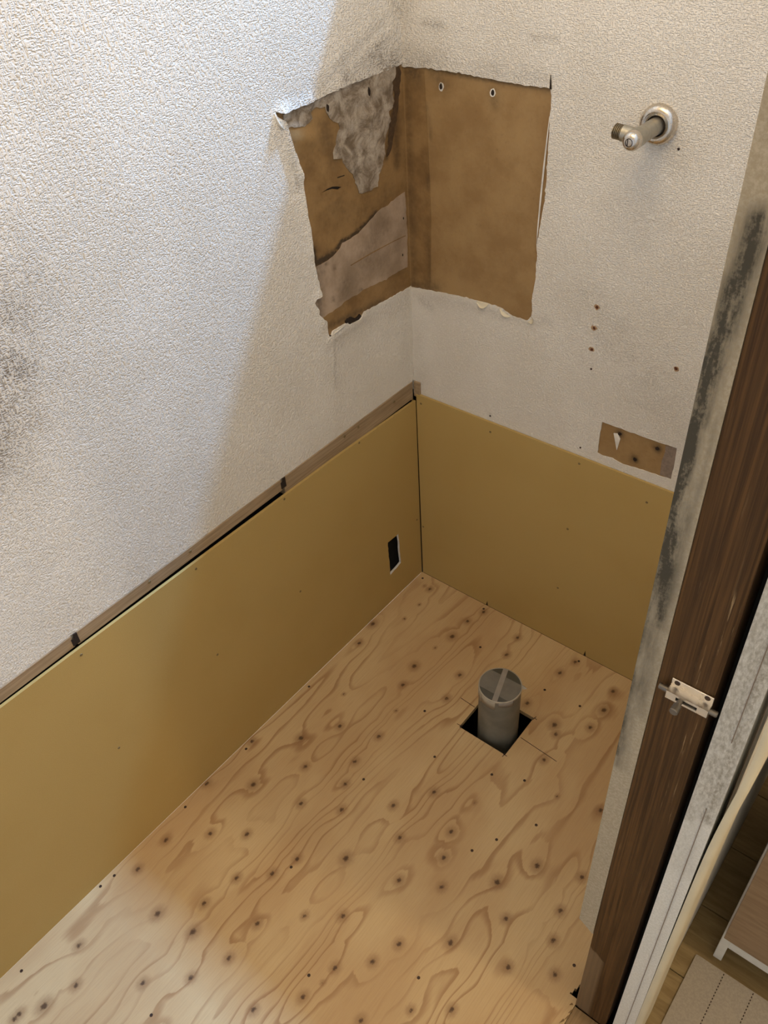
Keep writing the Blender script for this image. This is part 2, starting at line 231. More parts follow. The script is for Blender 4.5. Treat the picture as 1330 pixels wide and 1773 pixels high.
MT = dict(
    wp_left=wallpaper_mat('embossed_wallpaper_left', 'y'), wp_back=wallpaper_mat('embossed_wallpaper_back', 'x'),
    paper_edge=plain('torn_paper_core', (0.80, 0.76, 0.68), 0.8), plywood=plywood_mat(), board=board_mat(),
    gypsum=plain('gypsum_core', (0.74, 0.70, 0.63), 0.9), kraft=torn_paper_mat('brown_backing_paper', (0.19, 0.108, 0.04), (0.32, 0.195, 0.078)),
    kraft_back=torn_paper_mat('clean_brown_paper', (0.275, 0.165, 0.066), (0.365, 0.235, 0.102)),
    pink=torn_paper_mat('pinkish_paper', (0.29, 0.212, 0.14), (0.46, 0.348, 0.248)), plaster=plaster_mat(),
    greypaper=plain('grey_paper', (0.25, 0.19, 0.145), 0.8, var=0.08, sc=200),
    dark=plain('dark_void', (0.012, 0.010, 0.008), 0.9), rot=plain('black_rot', (0.022, 0.013, 0.008), 0.9, sc=200),  # the void's near-black puts the shade of cavities and gaps into colour
    rust=plain('rust_stain', (0.10, 0.032, 0.012), 0.8, sc=300), rustring=plain('rust_halo', (0.42, 0.27, 0.15), 0.8, sc=300),
    brownedge=plain('dark_paper_edge', (0.075, 0.042, 0.018), 0.8, sc=150), screw=plain('screw_head', (0.050, 0.028, 0.018), 0.5, 0.3), dimple=plain('board_screw', (0.23, 0.17, 0.08), 0.5, 0.4),
    batten=streak_wood_mat('old_batten', (0.27, 0.187, 0.105), (0.41, 0.300, 0.185), (60, 9, 260)),
    jamb=jamb_mat(), liner=mould_mat('aged_board_edge', (0.40, 0.335, 0.235), (0.50, 0.435, 0.33), (0.068, 0.060, 0.044)),
    casing=mould_mat('mouldy_white_paper', (0.70, 0.68, 0.62), (0.84, 0.82, 0.77), (0.24, 0.205, 0.15), (300, 300, 120)),
    cream=plain('cream_corner_bead', (0.70, 0.63, 0.47), 0.6, var=0.03, sc=12), white=plain('white_paint', (0.76, 0.76, 0.74), 0.5, var=0.03),
    plasterwall=plain('plain_plaster', (0.72, 0.69, 0.63), 0.8, var=0.04), ceiling=plain('ceiling_paint', (0.75, 0.73, 0.69), 0.8, var=0.03),
    pipe=plain('grey_pvc', (0.185, 0.176, 0.142), 0.45, var=0.10, sc=25), film=plain('film_dark', (0.075, 0.070, 0.055), 0.3, var=0.05),
    tape=plain('clear_tape', (0.165, 0.150, 0.125), 0.25, var=0.05), tape2=plain('clear_tape_double', (0.29, 0.255, 0.215), 0.25, var=0.05),
    tapeside=plain('tape_wrap', (0.38, 0.335, 0.26), 0.3, var=0.08),
    chrome=metal_mat('worn_chrome', (0.66, 0.60, 0.52), 0.16, 0.25), valve=metal_mat('dull_chrome', (0.44, 0.415, 0.35), 0.38, 0.3), thread=metal_mat('brass_thread', (0.40, 0.35, 0.26), 0.35, 0.5),
    alu=metal_mat('aluminium', (0.82, 0.78, 0.72), 0.26, 0.0), steel=metal_mat('dark_steel', (0.22, 0.20, 0.175), 0.45, 0.3),
    walnut=streak_wood_mat('cabinet_wood', (0.27, 0.18, 0.108), (0.35, 0.245, 0.152), (14, 14, 120), 0.5),
    hallfloor=streak_wood_mat('hall_floor_wood', (0.235, 0.16, 0.068), (0.34, 0.245, 0.115), (12, 90, 1), 0.5),
    threshold=streak_wood_mat('threshold_wood', (0.20, 0.125, 0.055), (0.31, 0.20, 0.095), (150, 8, 1), 0.6),
    mat=plain('beige_mat', (0.40, 0.345, 0.275), 0.75, var=0.05, sc=300), soil=plain('earth', (0.05, 0.04, 0.03), 1.0))

# ------------------------------------------------------------------ object helpers
def link(o, parent=None, **kw):
    COL.objects.link(o)
    if parent: o.parent = parent
    for k, v in kw.items(): o[k] = v
    return o
def mesh_obj(name, verts, faces, mats, parent=None, smooth=False, fmat=None, **kw):
    me = bpy.data.meshes.new(name); me.from_pydata([tuple(v) for v in verts], [], [tuple(f) for f in faces])
    for m in (mats if isinstance(mats, (list, tuple)) else [mats]): me.materials.append(m)
    if fmat is not None: me.polygons.foreach_set('material_index', fmat)
    if smooth: me.polygons.foreach_set('use_smooth', [True] * len(me.polygons))
    me.update(); return link(bpy.data.objects.new(name, me), parent, **kw)
def empty(name, loc, **kw):
    o = bpy.data.objects.new(name, None); o.location = loc; o.empty_display_size = 0.05; return link(o, None, **kw)
def boxmesh(v, f, lo, hi, bev=0.0):
    b = len(v); (x0, y0, z0), (x1, y1, z1) = lo, hi
    v += [(x, y, z) for z in (z0, z1) for y in (y0, y1) for x in (x0, x1)]
    f += [tuple(b + i for i in q) for q in ((0, 2, 3, 1), (4, 5, 7, 6), (0, 1, 5, 4), (2, 6, 7, 3), (0, 4, 6, 2), (1, 3, 7, 5))]
def box(name, lo, hi, mat, parent=None, bevel=0.0, **kw):
    v, f = [], []; boxmesh(v, f, lo, hi); o = mesh_obj(name, v, f, mat, parent, **kw)
    if bevel:
        m = o.modifiers.new('bevel', 'BEVEL'); m.width = bevel; m.segments = 2
    return o
def frame_to(axis):
    z = Vector(axis).normalized(); x = Vector((0, 0, 1)) if abs(z.z) < 0.9 else Vector((1, 0, 0))
    x = (x - z * x.dot(z)).normalized(); y = z.cross(x); return x, y, z
def lathe(name, base, axis, prof, mat, parent=None, seg=32, smooth=True, caps=True, **kw):
    x, y, z = frame_to(axis); base = Vector(base); v, f = [], []
    for r, h in prof:
        for i in range(seg):
            a = 2 * math.pi * i / seg; v.append(base + z * h + (x * math.cos(a) + y * math.sin(a)) * r)
    for j in range(len(prof) - 1):
        for i in range(seg):
            k = (i + 1) % seg; f.append((j * seg + i, j * seg + k, (j + 1) * seg + k, (j + 1) * seg + i))
    if caps:
        f.append(tuple(range(seg))[::-1]); f.append(tuple((len(prof) - 1) * seg + i for i in range(seg)))
    o = mesh_obj(name, v, f, mat, parent, smooth, **kw)
    if smooth:
        try: o.data.set_sharp_from_angle(angle=math.radians(40))
        except Exception: pass
    return o

def resample(poly, step, jit=0.0, closed=True):
    out = []; n = len(poly)
    for i in range(n if closed else n - 1):
        a, b = np.array(poly[i], float), np.array(poly[(i + 1) % n], float); L = np.linalg.norm(b - a); k = max(1, int(L / step))
        for j in range(k):
            p = a + (b - a) * j / k
            if jit and j: p = p + rng.normal(0, jit, 2)
            out.append(tuple(p))
    return out
def inside(P, poly):
    P = np.asarray(P); x, y = P[:, 0], P[:, 1]; r = np.zeros(len(P), bool); q = np.array(poly); n = len(q)
    for i in range(n):
        (x0, y0), (x1, y1) = q[i], q[i - 1]
        if y0 == y1: continue
        c = (y0 > y) != (y1 > y); r ^= c & (x < (x1 - x0) * (y - y0) / (y1 - y0) + x0)
    return r
def segdist(P, u1, v1, u2, v2):
    a = np.array((u1, v1)); d = np.array((u2 - u1, v2 - v1)); L = max(d @ d, 1e-12)
    t = np.clip(((P - a) @ d) / L, 0, 1); return np.linalg.norm(P - a - t[:, None] * d, axis=1)
def strokes(P, lst):
    r = np.zeros(len(P))
    for u1, v1, u2, v2, rad, amp in lst: r = np.maximum(r, amp * np.exp(-(segdist(P, u1, v1, u2, v2) / rad) ** 2))
    return r
def sheet(name, outer, holes, to3d, thick, grid, mats, parent=None, relief=None, attrs=None, extra=None, smooth=True, **kw):
    """a flat sheet with a real outline, holes, thickness and relief: front, rim, back"""
    if grid and attrs: outer = resample(outer, grid)
    pts = list(outer); edges = [(i, (i + 1) % len(outer)) for i in range(len(outer))]
    for h in holes:
        b = len(pts); pts += list(h); edges += [(b + i, b + (i + 1) % len(h)) for i in range(len(h))]
    q = np.array(outer); lo, hi = q.min(0), q.max(0)
    g = []
    if grid:
        nx, ny = max(1, int((hi[0] - lo[0]) / grid)), max(1, int((hi[1] - lo[1]) / grid))
        U, V = np.meshgrid(np.linspace(lo[0], hi[0], nx + 1)[1:-1], np.linspace(lo[1], hi[1], ny + 1)[1:-1]); g = np.stack([U.ravel(), V.ravel()], 1)
    if extra is not None: g = np.concatenate([g, extra]) if len(g) else extra
    if len(g):
        ok = inside(g, outer)
        for h in holes: ok &= ~inside(g, h)
        rim = np.array(pts)
        for s in range(0, len(g), 4000):
            d = ((g[s:s + 4000, None, :] - rim[None]) ** 2).sum(2).min(1); ok[s:s + 4000] &= d > (0.3 * (grid or 0.005)) ** 2
        pts = pts + [tuple(p) for p in g[ok]]
    v, e, f, *_ = delaunay_2d_cdt([Vector(p) for p in pts], edges, [], 0, 1e-7, False)
    P = np.array([(a.x, a.y) for a in v]); F = np.array([tuple(t) for t in f if len(t) == 3])
    c = P[F].mean(1); ok = inside(c, outer)
    for h in holes: ok &= ~inside(c, h)
    F = F[ok]
    w = relief(P) if relief else np.zeros(len(P))
    n = len(P); V3 = [to3d(P[i, 0], P[i, 1], w[i]) for i in range(n)] + [to3d(P[i, 0], P[i, 1], -thick) for i in range(n)]
    a0, b0, c0 = (Vector(V3[i]) for i in F[0]); nrm = (b0 - a0).cross(c0 - a0)
    front = Vector(to3d(0, 0, 1)) - Vector(to3d(0, 0, 0))
    if nrm.dot(front) < 0: F = F[:, ::-1]
    faces = [tuple(map(int, t)) for t in F]; cnt = {}
    for t in faces:
        for i in range(3): cnt[(t[i], t[(i + 1) % 3])] = 1
    rimf = [(b, a, a + n, b + n) for (a, b) in cnt if (b, a) not in cnt]
    back = [tuple(i + n for i in t[::-1]) for t in faces]
    fm = [0] * len(faces) + [len(mats) - 1] * (len(rimf) + len(back))
    o = mesh_obj(name, V3, faces + rimf + back, mats, parent, False, fm, **kw)
    if smooth: o.data.polygons.foreach_set('use_smooth', [True] * len(faces) + [False] * (len(rimf) + len(back)))
    o.data.set_sharp_from_angle(angle=math.radians(55))
    for k, fn in (attrs or {}).items():
        at = o.data.attributes.new(k, 'FLOAT', 'POINT'); val = fn(P); at.data.foreach_set('value', np.concatenate([val, val]).astype(np.float32))
    return o
onL = lambda x: (lambda u, v, w: (x + w, u, v))      # left wall: u = y, v = z
onB = lambda y: (lambda u, v, w: (u, y - w, v))      # back wall: u = x, v = z
onF = lambda z: (lambda u, v, w: (u, v, z + w))      # floor
def disc_mesh(r, t, axis, mat, n=10):
    x, y, z = frame_to(axis); v = []
    for h, k in ((0, 1.0), (t, 0.85)):
        for i in range(n): a = 2 * math.pi * i / n; v.append(z * h + (x * math.cos(a) + y * math.sin(a)) * r * k)
    f = [tuple(range(n, 2 * n))] + [(i, (i + 1) % n, n + (i + 1) % n, n + i) for i in range(n)]
    me = bpy.data.meshes.new('disc'); me.from_pydata(v, [], f); me.materials.append(mat); return me
def scatter(name, me, places, parent):
    for p in places:
        o = bpy.data.objects.new(name, me); o.location = p; o.rotation_euler = (0, 0, 0); link(o, parent)
def blob(c, r, n=9, jit=0.25, sx=1.0, sy=1.0):
    return [(c[0] + sx * r * (1 + random.uniform(-jit, jit)) * math.cos(2 * math.pi * i / n), c[1] + sy * r * (1 + random.uniform(-jit, jit)) * math.sin(2 * math.pi * i / n)) for i in range(n)]

# ================================================================== SETTING
XL, YR = -0.008, 0.006            # wallpaper faces of the two walls; the plasterboard faces are x = 0 and y = 0
CEIL = 2.75
# ---- floor: plywood with the square pipe hole, knots and grain carried by attributes
hx0, hx1, hy0, hy1 = 0.3855, 0.515, -0.366, -0.2385
def axis_pts(a, b, step, cuts):
    ks = sorted([a, b] + cuts); r = []
    for p, q in zip(ks[:-1], ks[1:]): r += list(np.linspace(p, q, max(2, int((q - p) / step) + 1)))[:-1]
    return r + [b]
us = axis_pts(0.0, 0.9035, 0.0035, [hx0, hx1]); vs = axis_pts(-1.95, 0.0, 0.0035, [hy0, hy1])
nu, nv = len(us), len(vs); U, V = np.meshgrid(us, vs); P = np.stack([U.ravel(), V.ravel()], 1)
uc = (np.array(us)[1:] + np.array(us)[:-1]) / 2; vc = (np.array(vs)[1:] + np.array(vs)[:-1]) / 2
HU = (uc > hx0) & (uc < hx1); HV = (vc > hy0) & (vc < hy1)
I, J = np.meshgrid(np.arange(nu - 1), np.arange(nv - 1)); keep = ~(HV[:, None] & HU[None, :])
NU = (uc > 0.8866); NV = (vc > -0.722) & (vc < -0.690); keep &= ~(NV[:, None] & (NU[None, :] & (uc[None, :] > 0.8866 + (vc[:, None] + 0.722) * 0.35)))
I, J = I[keep], J[keep]; q = np.stack([J * nu + I, J * nu + I + 1, (J + 1) * nu + I + 1, (J + 1) * nu + I], 1)
n = len(P); faces = [tuple(map(int, t)) for t in q]; es = set()
for t in faces:
    for i in range(4): es.add((t[i], t[(i + 1) % 4]))
rim = [(b, a, a + n, b + n) for a, b in es if (b, a) not in es]
V3 = [(p[0], p[1], 0.0) for p in P] + [(p[0], p[1], -0.012) for p in P]
floor = mesh_obj('floor', V3, faces + rim, [MT['plywood']], None, kind='structure', label='bare knotty plywood sub-floor with a square cut-out')
extra_knots = [(random.uniform(0.03, 0.88), random.uniform(-1.9, -1.2), random.choice((0.6, 1.0, 1.2))) for _ in range(40)]
KN = list(KNOTS); KN += [k for k in extra_knots if not (k[1] > -1.38 + 0.7 * k[0])]
kd = np.full(n, 1.0); ksz = np.ones(n)
for x, y, s in KN:
    d = np.hypot(P[:, 0] - x, (P[:, 1] - y) * 0.8); m = d < kd; kd[m] = d[m]; ksz[m] = s
for nm, val in (('knot', kd), ('knotsize', ksz)):
    at = floor.data.attributes.new(nm, 'FLOAT', 'POINT'); at.data.foreach_set('value', np.concatenate([val, val]).astype(np.float32))
scatter('screw', disc_mesh(0.0033, 0.0006, (0, 0, 1), MT['screw']), [(x, y, 0.0) for x, y in SCREWS], floor)
for x1, y1, x2, y2 in CUTS:
    d = Vector((x2 - x1, y2 - y1, 0)).normalized(); nrm = Vector((-d.y, d.x, 0)) * 0.0007; a, b = Vector((x1, y1, 0)), Vector((x2, y2, 0))
    vv = [a - nrm, b - nrm, b + nrm, a + nrm]; vv = [(*p[:2], 0.0004) for p in vv] + [(*p[:2], -0.003) for p in vv]
    mesh_obj('saw_cut', vv, [(0, 1, 2, 3), (0, 4, 5, 1), (1, 5, 6, 2), (2, 6, 7, 3), (3, 7, 4, 0)], MT['screw'], floor)
# crawl space seen through the cut-out
v, f = [], []
for lo, hi in (((0.2, -0.95, -0.62), (1.0, -0.05, -0.6)), ((0.2, -0.95, -0.6), (0.22, -0.05, -0.02)), ((0.98, -0.95, -0.6), (1.0, -0.05, -0.02)), ((0.2, -0.97, -0.6), (1.0, -0.95, -0.02)), ((0.2, -0.05, -0.6), (1.0, -0.03, -0.02))): boxmesh(v, f, lo, hi)
mesh_obj('floor_void', v, f, MT['soil'], floor)

# ---- left wall
wall_l = box('wall_left', (-0.13, -1.95, -0.05), (-0.075, 0.13, CEIL), MT['plasterwall'], kind='structure', label='wall on the left with embossed white wallpaper above bare plasterboard')
box('wall_core', (-0.075, -1.95, 0.612), (-0.0125, 0.03, CEIL), MT['plasterwall'], wall_l)
def left_relief(P):
    r = np.zeros(len(P))
    c = lambda *a: np.exp(-(segdist(P, *a[:4]) / a[4]) ** 2) * a[5]
    a, b, e = TEAR_L[10], TEAR_L[14], TEAR_L[18]
    r += c(*a, *b, 0.016, 0.007) + c(*b, *e, 0.010, 0.0035)
    r += c(a[0] - .012, a[1] - .03, b[0] - .022, b[1] - .03, 0.008, -0.002)
    for s in DIRT_L[3:5]: r += c(*s[:4], 0.012, 0.0022)
    t0, t1, t2 = TEAR_L[2], TEAR_L[5], TEAR_L[7]
    r += c(*t0, *t1, 0.010, 0.0025) + c(*t1, *t2, 0.012, 0.005)
    p = PEEL_LINE; r += c(*p[0], *p[2], 0.006, 0.002)
    r += c(TEAR_L[28][0], TEAR_L[28][1] - .01, TEAR_L[34][0], TEAR_L[34][1] - .01, 0.012, 0.003)
    r += c(TEAR_L[22][0] - .01, TEAR_L[22][1], TEAR_L[27][0] - .01, TEAR_L[27][1], 0.012, 0.004)
    return r
tearL = [p for p in TEAR_L if p[0] < -0.003]
outerL = [(0.0085, 0.640), (-1.95, 0.640), (-1.95, CEIL), (0.0085, CEIL), (0.0085, 1.3245)] + resample([(0.008, 1.3245)] + tearL + [(0.008, 0.8800)], 0.006, 0.0007, False)[1:] + [(0.0085, 0.8800)]
xs, ys = np.meshgrid(np.arange(-0.42, 0.0, 0.005), np.arange(0.76, 1.46, 0.005)); exL = np.stack([xs.ravel(), ys.ravel()], 1)
sheet('wallpaper', outerL, [], onL(XL), 0.0016, 0.022, [MT['wp_left'], MT['paper_edge']], wall_l, left_relief, {'dirt': lambda P: strokes(P, DIRT_L)}, exL, label='white embossed wallpaper torn open at the corner')
# layers in the tear
polyL = [(0.0105, 1.3300), (-0.345, 1.335), (-0.30, 1.0), (-0.31, 0.94), (-0.29, 0.85), (0.0105, 0.868)]
dl = [(*BLACK_EDGE[i], *BLACK_EDGE[i + 1], 0.009 if i < 2 else 0.005, 1.4) for i in range(len(BLACK_EDGE) - 1)]
dl += [(*DARKSTRIP[i], *DARKSTRIP[i + 1], 0.006, 0.75) for i in range(7)] + [(*TEAR_L[19], *BLACK_EDGE[1], 0.02, 0.7), (-0.02, 1.31, -0.02, 1.15, 0.012, 0.55), (-0.26, 0.905, -0.10, 0.887, 0.007, 0.55), (-0.20, 1.12, -0.13, 1.09, 0.03, 0.25), (-0.15, 1.03, -0.05, 1.10, 0.03, 0.3), (-0.22, 1.27, -0.2, 1.22, 0.02, 0.35)]
def kraft_relief(P): return 0.004 * np.exp(-(segdist(P, -0.30, 1.275, -0.25, 1.262) / 0.014) ** 2) + 0.0012 * np.exp(-(segdist(P, -0.25, 1.13, -0.19, 1.145) / 0.01) ** 2)
sheet('backing_paper', polyL, [CRACK, CRACK2], onL(XL - 0.0022), 0.0012, 0.005, [MT['kraft'], MT['rot']], wall_l, kraft_relief, {'dirt': lambda P: strokes(P, dl)}, label='stained brown backing paper exposed in the tear')
def rough(a, s):
    k = rng.normal(0, 1, (24, 2)) * s; ph = rng.uniform(0, 6.28, 24)
    return lambda P: a * np.clip(sum(np.sin(P @ k[i] + ph[i]) for i in range(24)) / 5.0, -1, 1)
rg = rough(0.0011, 160)
sheet('plaster_patch', resample(GREY, 0.006, 0.0012), [], onL(XL - 0.0006), 0.0014, 0.005, [MT['plaster']], wall_l, rg, label='rough grey plaster where the paper has come away')
sheet('paper_patch', resample(PINK, 0.007, 0.001), [], onL(XL - 0.0013), 0.0010, 0.006, [MT['pink']], wall_l, None, {'dirt': lambda P: strokes(P, [(*p, *p, 0.005, 0.7) for p in PINK_DOTS[2:]] + [(*TEAR_L[20], *TEAR_L[26], 0.02, 0.5), (-0.13, 1.0, -0.08, 1.04, 0.03, 0.3), (-0.2, 0.97, -0.2, 0.96, 0.025, 0.3), (-0.09, 0.975, -0.03, 0.99, 0.02, 0.2)])}, label='pinkish stained paper layer low in the tear')
sheet('paper_seam', PINK_SEAM, [], onL(XL - 0.0011), 0.0006, 0, [MT['kraft']], wall_l)
sheet('black_rot', resample(BLACKROT, 0.004, 0.0012), [], onL(XL + 0.0004), 0.0028, 0, [MT['rot']], wall_l, label='black rotten spot at the torn edge')
box('crack_void', (XL - 0.0042, -0.262, 1.10), (XL - 0.0037, -0.17, 1.20), MT['rot'], wall_l)  # black slab whose colour stands in for the shade inside the cracks
sheet('dark_paper_edge', resample(DARKSTRIP, 0.006, 0.0012), [], onL(XL - 0.0010), 0.0014, 0, [MT['brownedge']], wall_l, label='dark curled paper edge beside the plaster')
for c in GREY_HOLES: sheet('plug_hole', blob(c, 0.0045, 9, .3, .7, 1.5), [], onL(XL + 0.0010), 0.0024, 0, [MT['rot']], wall_l)
for c in PINK_DOTS[:2]: sheet('nail_hole', blob(c, 0.0022, 8, .2, .8, 1.3), [], onL(XL - 0.0009), 0.0012, 0, [MT['rot']], wall_l)
# paper curl at the tear's outer tip and at its foot
def curl(name, a, b, depth, lift, to3d, mat, parent, nu_=8, nv_=5):
    a, b = np.array(a), np.array(b); d = b - a; nn = np.array((-d[1], d[0])); nn /= np.linalg.norm(nn); v, f = [], []
    for i in range(nu_ + 1):
        t = i / nu_; prof = math.sin(math.pi * min(1, max(0.03, t))) ** 0.7
        for j in range(nv_ + 1):
            s = j / nv_; ang = s * 1.9; w = lift * prof * (1 - math.cos(ang)); p = a + d * t + nn * depth * prof * math.sin(ang)
            v.append(to3d(p[0], p[1], w + 0.0004))
    for i in range(nu_):
        for j in range(nv_): k = i * (nv_ + 1) + j; f.append((k, k + 1, k + nv_ + 2, k + nv_ + 1))
    o = mesh_obj(name, v, f, mat, parent, True); m = o.modifiers.new('thick', 'SOLIDIFY'); m.thickness = 0.0006; return o
curl('paper_curl', (-0.333, 1.327), (-0.312, 1.296), -0.010, 0.007, onL(XL), MT['paper_edge'], wall_l)
curl('paper_curl', (-0.262, 0.882), (-0.205, 0.888), 0.004, 0.004, onL(XL), MT['paper_edge'], wall_l)
sheet('paper_slit', [PEEL_TICK[0], PEEL_TICK[1], PEEL_TICK[2], PEEL_TICK[3]], [], onL(XL + 0.0012), 0.002, 0, [MT['rot']], wall_l)

# wooden battens between wallpaper and plasterboard
jy = [-1.95] + BAT_J + [0.001]
for a, b, zb in zip(jy[:-1], jy[1:], (0.6125, 0.6115, 0.592)):
    box('batten', (-0.034, a + 0.003, zb), (-0.0065, b - 0.003, 0.6395), MT['batten'], wall_l, 0.0012, label='old wooden batten strip along the wallpaper edge')
for y in BAT_J:
    sheet('joint_notch', [(y - .006, .616), (y + .008, .616), (y + .008, .640), (y + .001, .640), (y + .001, .632), (y - .006, .632)], [], onL(-0.0052), 0.002, 0, [MT['rot']], wall_l)
scatter('screw', disc_mesh(0.0035, 0.001, (1, 0, 0), MT['dimple']), [(-0.006, p[0], p[1]) for p in BAT_SCREW], wall_l)
box('stud_back', (-0.075, -1.95, -0.05), (-0.034, 0.03, 0.612), MT['dark'], wall_l)
outl = [(-0.1395, 0.2225), (-0.0955, 0.2205), (-0.0915, 0.1110), (-0.1385, 0.1015)]
outl = resample(outl, 0.010, 0.0008)
bl = sheet('plasterboard', [(-0.001, 0.0005), (-0.001, 0.5875), (-0.30, 0.5985), (-1.0, 0.6090), (-1.95, 0.6150), (-1.95, 0.0005)], [outl], onL(0.0), 0.0062, 0.12, [MT['board'], MT['gypsum']], wall_l, None, None, None, False, label='yellow-brown plasterboard along the left wall with an outlet cut-out')
for p in bl.data.polygons:        # only the sawn outlet opening shows the white core
    if p.material_index == 1 and not (-0.16 < p.center.y < -0.07 and 0.08 < p.center.z < 0.24): p.material_index = 0
scatter('screw', disc_mesh(0.0030, 0.0007, (1, 0, 0), MT['dimple']), [(0.0, p[0], p[1]) for p in LSCREW], bl)
v, f = [], []
boxmesh(v, f, (-0.033, -0.16, 0.08), (-0.031, -0.07, 0.25)); mesh_obj('outlet_void', v, f, MT['dark'], wall_l)

# ---- back wall with a high window opening
wall_b = empty('wall_back', (0.45, 0.06, 0), kind='structure', label='back wall on the right with water valve above bare plasterboard')
wall_b_parts = [((-0.13, 0.05, -0.05), (1.0, 0.13, 1.70)), ((-0.13, 0.0105, 2.62), (1.0, 0.13, CEIL)), ((-0.13, 0.0105, 1.70), (0.04, 0.13, 2.62)), ((0.84, 0.0105, 1.70), (1.0, 0.13, 2.62))]
def child(o, par):
    o.parent = par; o.matrix_parent_inverse = Matrix.Translation(-Vector(par.location)); return o
for lo, hi in wall_b_parts: child(box('wall_core', lo, hi, MT['plasterwall']), wall_b)
child(box('wall_core', (-0.0125, 0.0105, 0.612), (1.0, 0.05, 1.70), MT['plasterwall']), wall_b)
child(box('window_sill', (0.04, -0.002, 1.690), (0.84, 0.13, 1.704), MT['white'], None), wall_b)
def back_relief(P):
    c = lambda *a: np.exp(-(segdist(P, *a[:4]) / a[4]) ** 2) * a[5]
    r = c(*TEAR_R[2], *TEAR_R[7], 0.008, 0.0008) + c(*TEAR_R[9], *TEAR_R[20], 0.008, 0.0008) + c(*TEAR_R[21], *TEAR_R[27], 0.010, 0.001)
    return r
XC = -0.0105
tearR = [p for p in TEAR_R if p[0] > 0.0]
outerR = [(XC, 0.602), (XC, 0.8785)] + resample([(XC, 0.8785)] + tearR[::-1] + [(XC, 1.3200)], 0.006, 0.0007, False)[1:] + [(XC, 1.3200), (XC, 1.690), (0.95, 1.690), (0.95, 0.602)]
xs, ys = np.meshgrid(np.arange(0.0, 0.66, 0.007), np.arange(0.61, 1.46, 0.007)); exR = np.stack([xs.ravel(), ys.ravel()], 1)
patch = resample(PATCH, 0.008, 0.0004)
child(sheet('wallpaper', outerR, [patch], onB(YR), 0.0016, 0.03, [MT['wp_back'], MT['paper_edge']], None, back_relief, {'dirt': lambda P: strokes(P, DIRT_SHADE_R)}, exR, label='white wallpaper with a rectangular tear and screw holes'), wall_b)
pR = [(-0.0125, 1.327), (0.10, 1.333), (0.318, 1.328), (0.322, 1.2), (0.312, 0.95), (0.308, 0.872), (-0.0125, 0.870)]
dr = [(0.005, 1.31, 0.02, 1.31, 0.02, 0.6), (0.0, 1.3, 0.0, 0.9, 0.010, 0.35), (0.05, 1.322, 0.30, 1.318, 0.006, 0.6), (0.045, 1.26, 0.052, 1.20, 0.004, 0.4), (0.045, 1.13, 0.045, 1.10, 0.004, 0.5), (0.04, 1.0, 0.045, 0.9, 0.006, 0.3), (0.19, 1.30, 0.195, 1.28, 0.010, 0.45), (0.0, 0.885, 0.06, 0.892, 0.012, 0.5), (0.06, 1.315, 0.085, 1.30, 0.015, 0.4)]  # the stroke along the top edge paints the torn paper's thin shadow line
child(sheet('backing_paper', pR, [], onB(YR + 0.0025), 0.0012, 0.007, [MT['kraft_back']], None, None, {'dirt': lambda P: strokes(P, dr)}, label='clean brown backing paper in the right half of the tear'), wall_b)
child(sheet('paper_fold', [(-0.006, 1.318), (0.040, 1.321), (0.046, 1.2), (0.050, 1.05), (0.044, 0.888), (-0.007, 0.881)], [], onB(YR + 0.0019), 0.0008, 0.007, [MT['kraft']], None, None, {'dirt': lambda P: strokes(P, dr)}, label='paper strip overlapping into the corner'), wall_b)
for c in RHOLES:
    child(sheet('hole_rim', blob(c, 0.0062, 10, .15, .9, 1.2), [], onB(YR + 0.0017), 0.001, 0, [MT['gypsum']]), wall_b)
    child(sheet('plug_hole', blob(c, 0.0038, 9, .2, .9, 1.4), [], onB(YR + 0.0014), 0.001, 0, [MT['rot']]), wall_b)
pk = [(min(p[0] for p in PATCH) - .006, .715), (max(p[0] for p in PATCH) + .006, .717), (max(p[0] for p in PATCH) + .006, .622), (min(p[0] for p in PATCH) - .006, .620)]
child(sheet('patch_paper', pk, [], onB(YR + 0.0020), 0.001, 0.006, [MT['kraft_back']], None, None, {'dirt': lambda P: strokes(P, [(*p, *p, 0.009, 1.0) for p in PATCH_DOTS])}, label='small rectangle of bare brown paper with rusty screw holes'), wall_b)
child(sheet('patch_grey_strip', PATCH_GREY, [], onB(YR + 0.0014), 0.0008, 0, [MT['greypaper']], None, label='grey paper strip at the end of the bare rectangle'), wall_b)
child(sheet('patch_flap', PATCH_FLAP, [], onB(YR + 0.0004), 0.0016, 0, [MT['paper_edge']]), wall_b)
for i, c in enumerate(PATCH_DOTS): child(sheet('rusty_hole', blob(c, 0.0040, 9, .25), [], onB(YR + 0.0012), 0.001, 0, [MT['rot']]), wall_b)
for c in RUST:
    child(sheet('rust_halo', blob(c, 0.0056, 11, .35), [], onB(YR - 0.0004), 0.001, 0, [MT['rustring']]), wall_b)
    child(sheet('rusty_hole', blob(c, 0.0032, 9, .25), [], onB(YR - 0.0007), 0.001, 0, [MT['rust']]), wall_b)
for c in WPSCREW: child(sheet('nail_hole', blob(c, 0.0022, 8, .25), [], onB(YR - 0.0006), 0.001, 0, [MT['screw']]), wall_b)
for a, b, d in ((TEAR_R[25], TEAR_R[24], 0.012), (TEAR_R[23], TEAR_R[22], 0.009), (TEAR_R[21], TEAR_R[20], 0.012)):
    child(curl('paper_curl', a, b, -d, 0.004, onB(YR), MT['cream'], None), wall_b)
child(curl('paper_curl', TEAR_R[9], TEAR_R[15], -0.002, 0.0012, onB(YR), MT['paper_edge'], None), wall_b)
child(sheet('paper_slit', [(TEAR_R[7][0] - .001, TEAR_R[7][1]), (TEAR_R[7][0] + .0025, TEAR_R[7][1]), (TEAR_R[7][0] - .001, TEAR_R[7][1] + .022)], [], onB(YR - 0.0022), 0.002, 0, [MT['rot']]), wall_b)
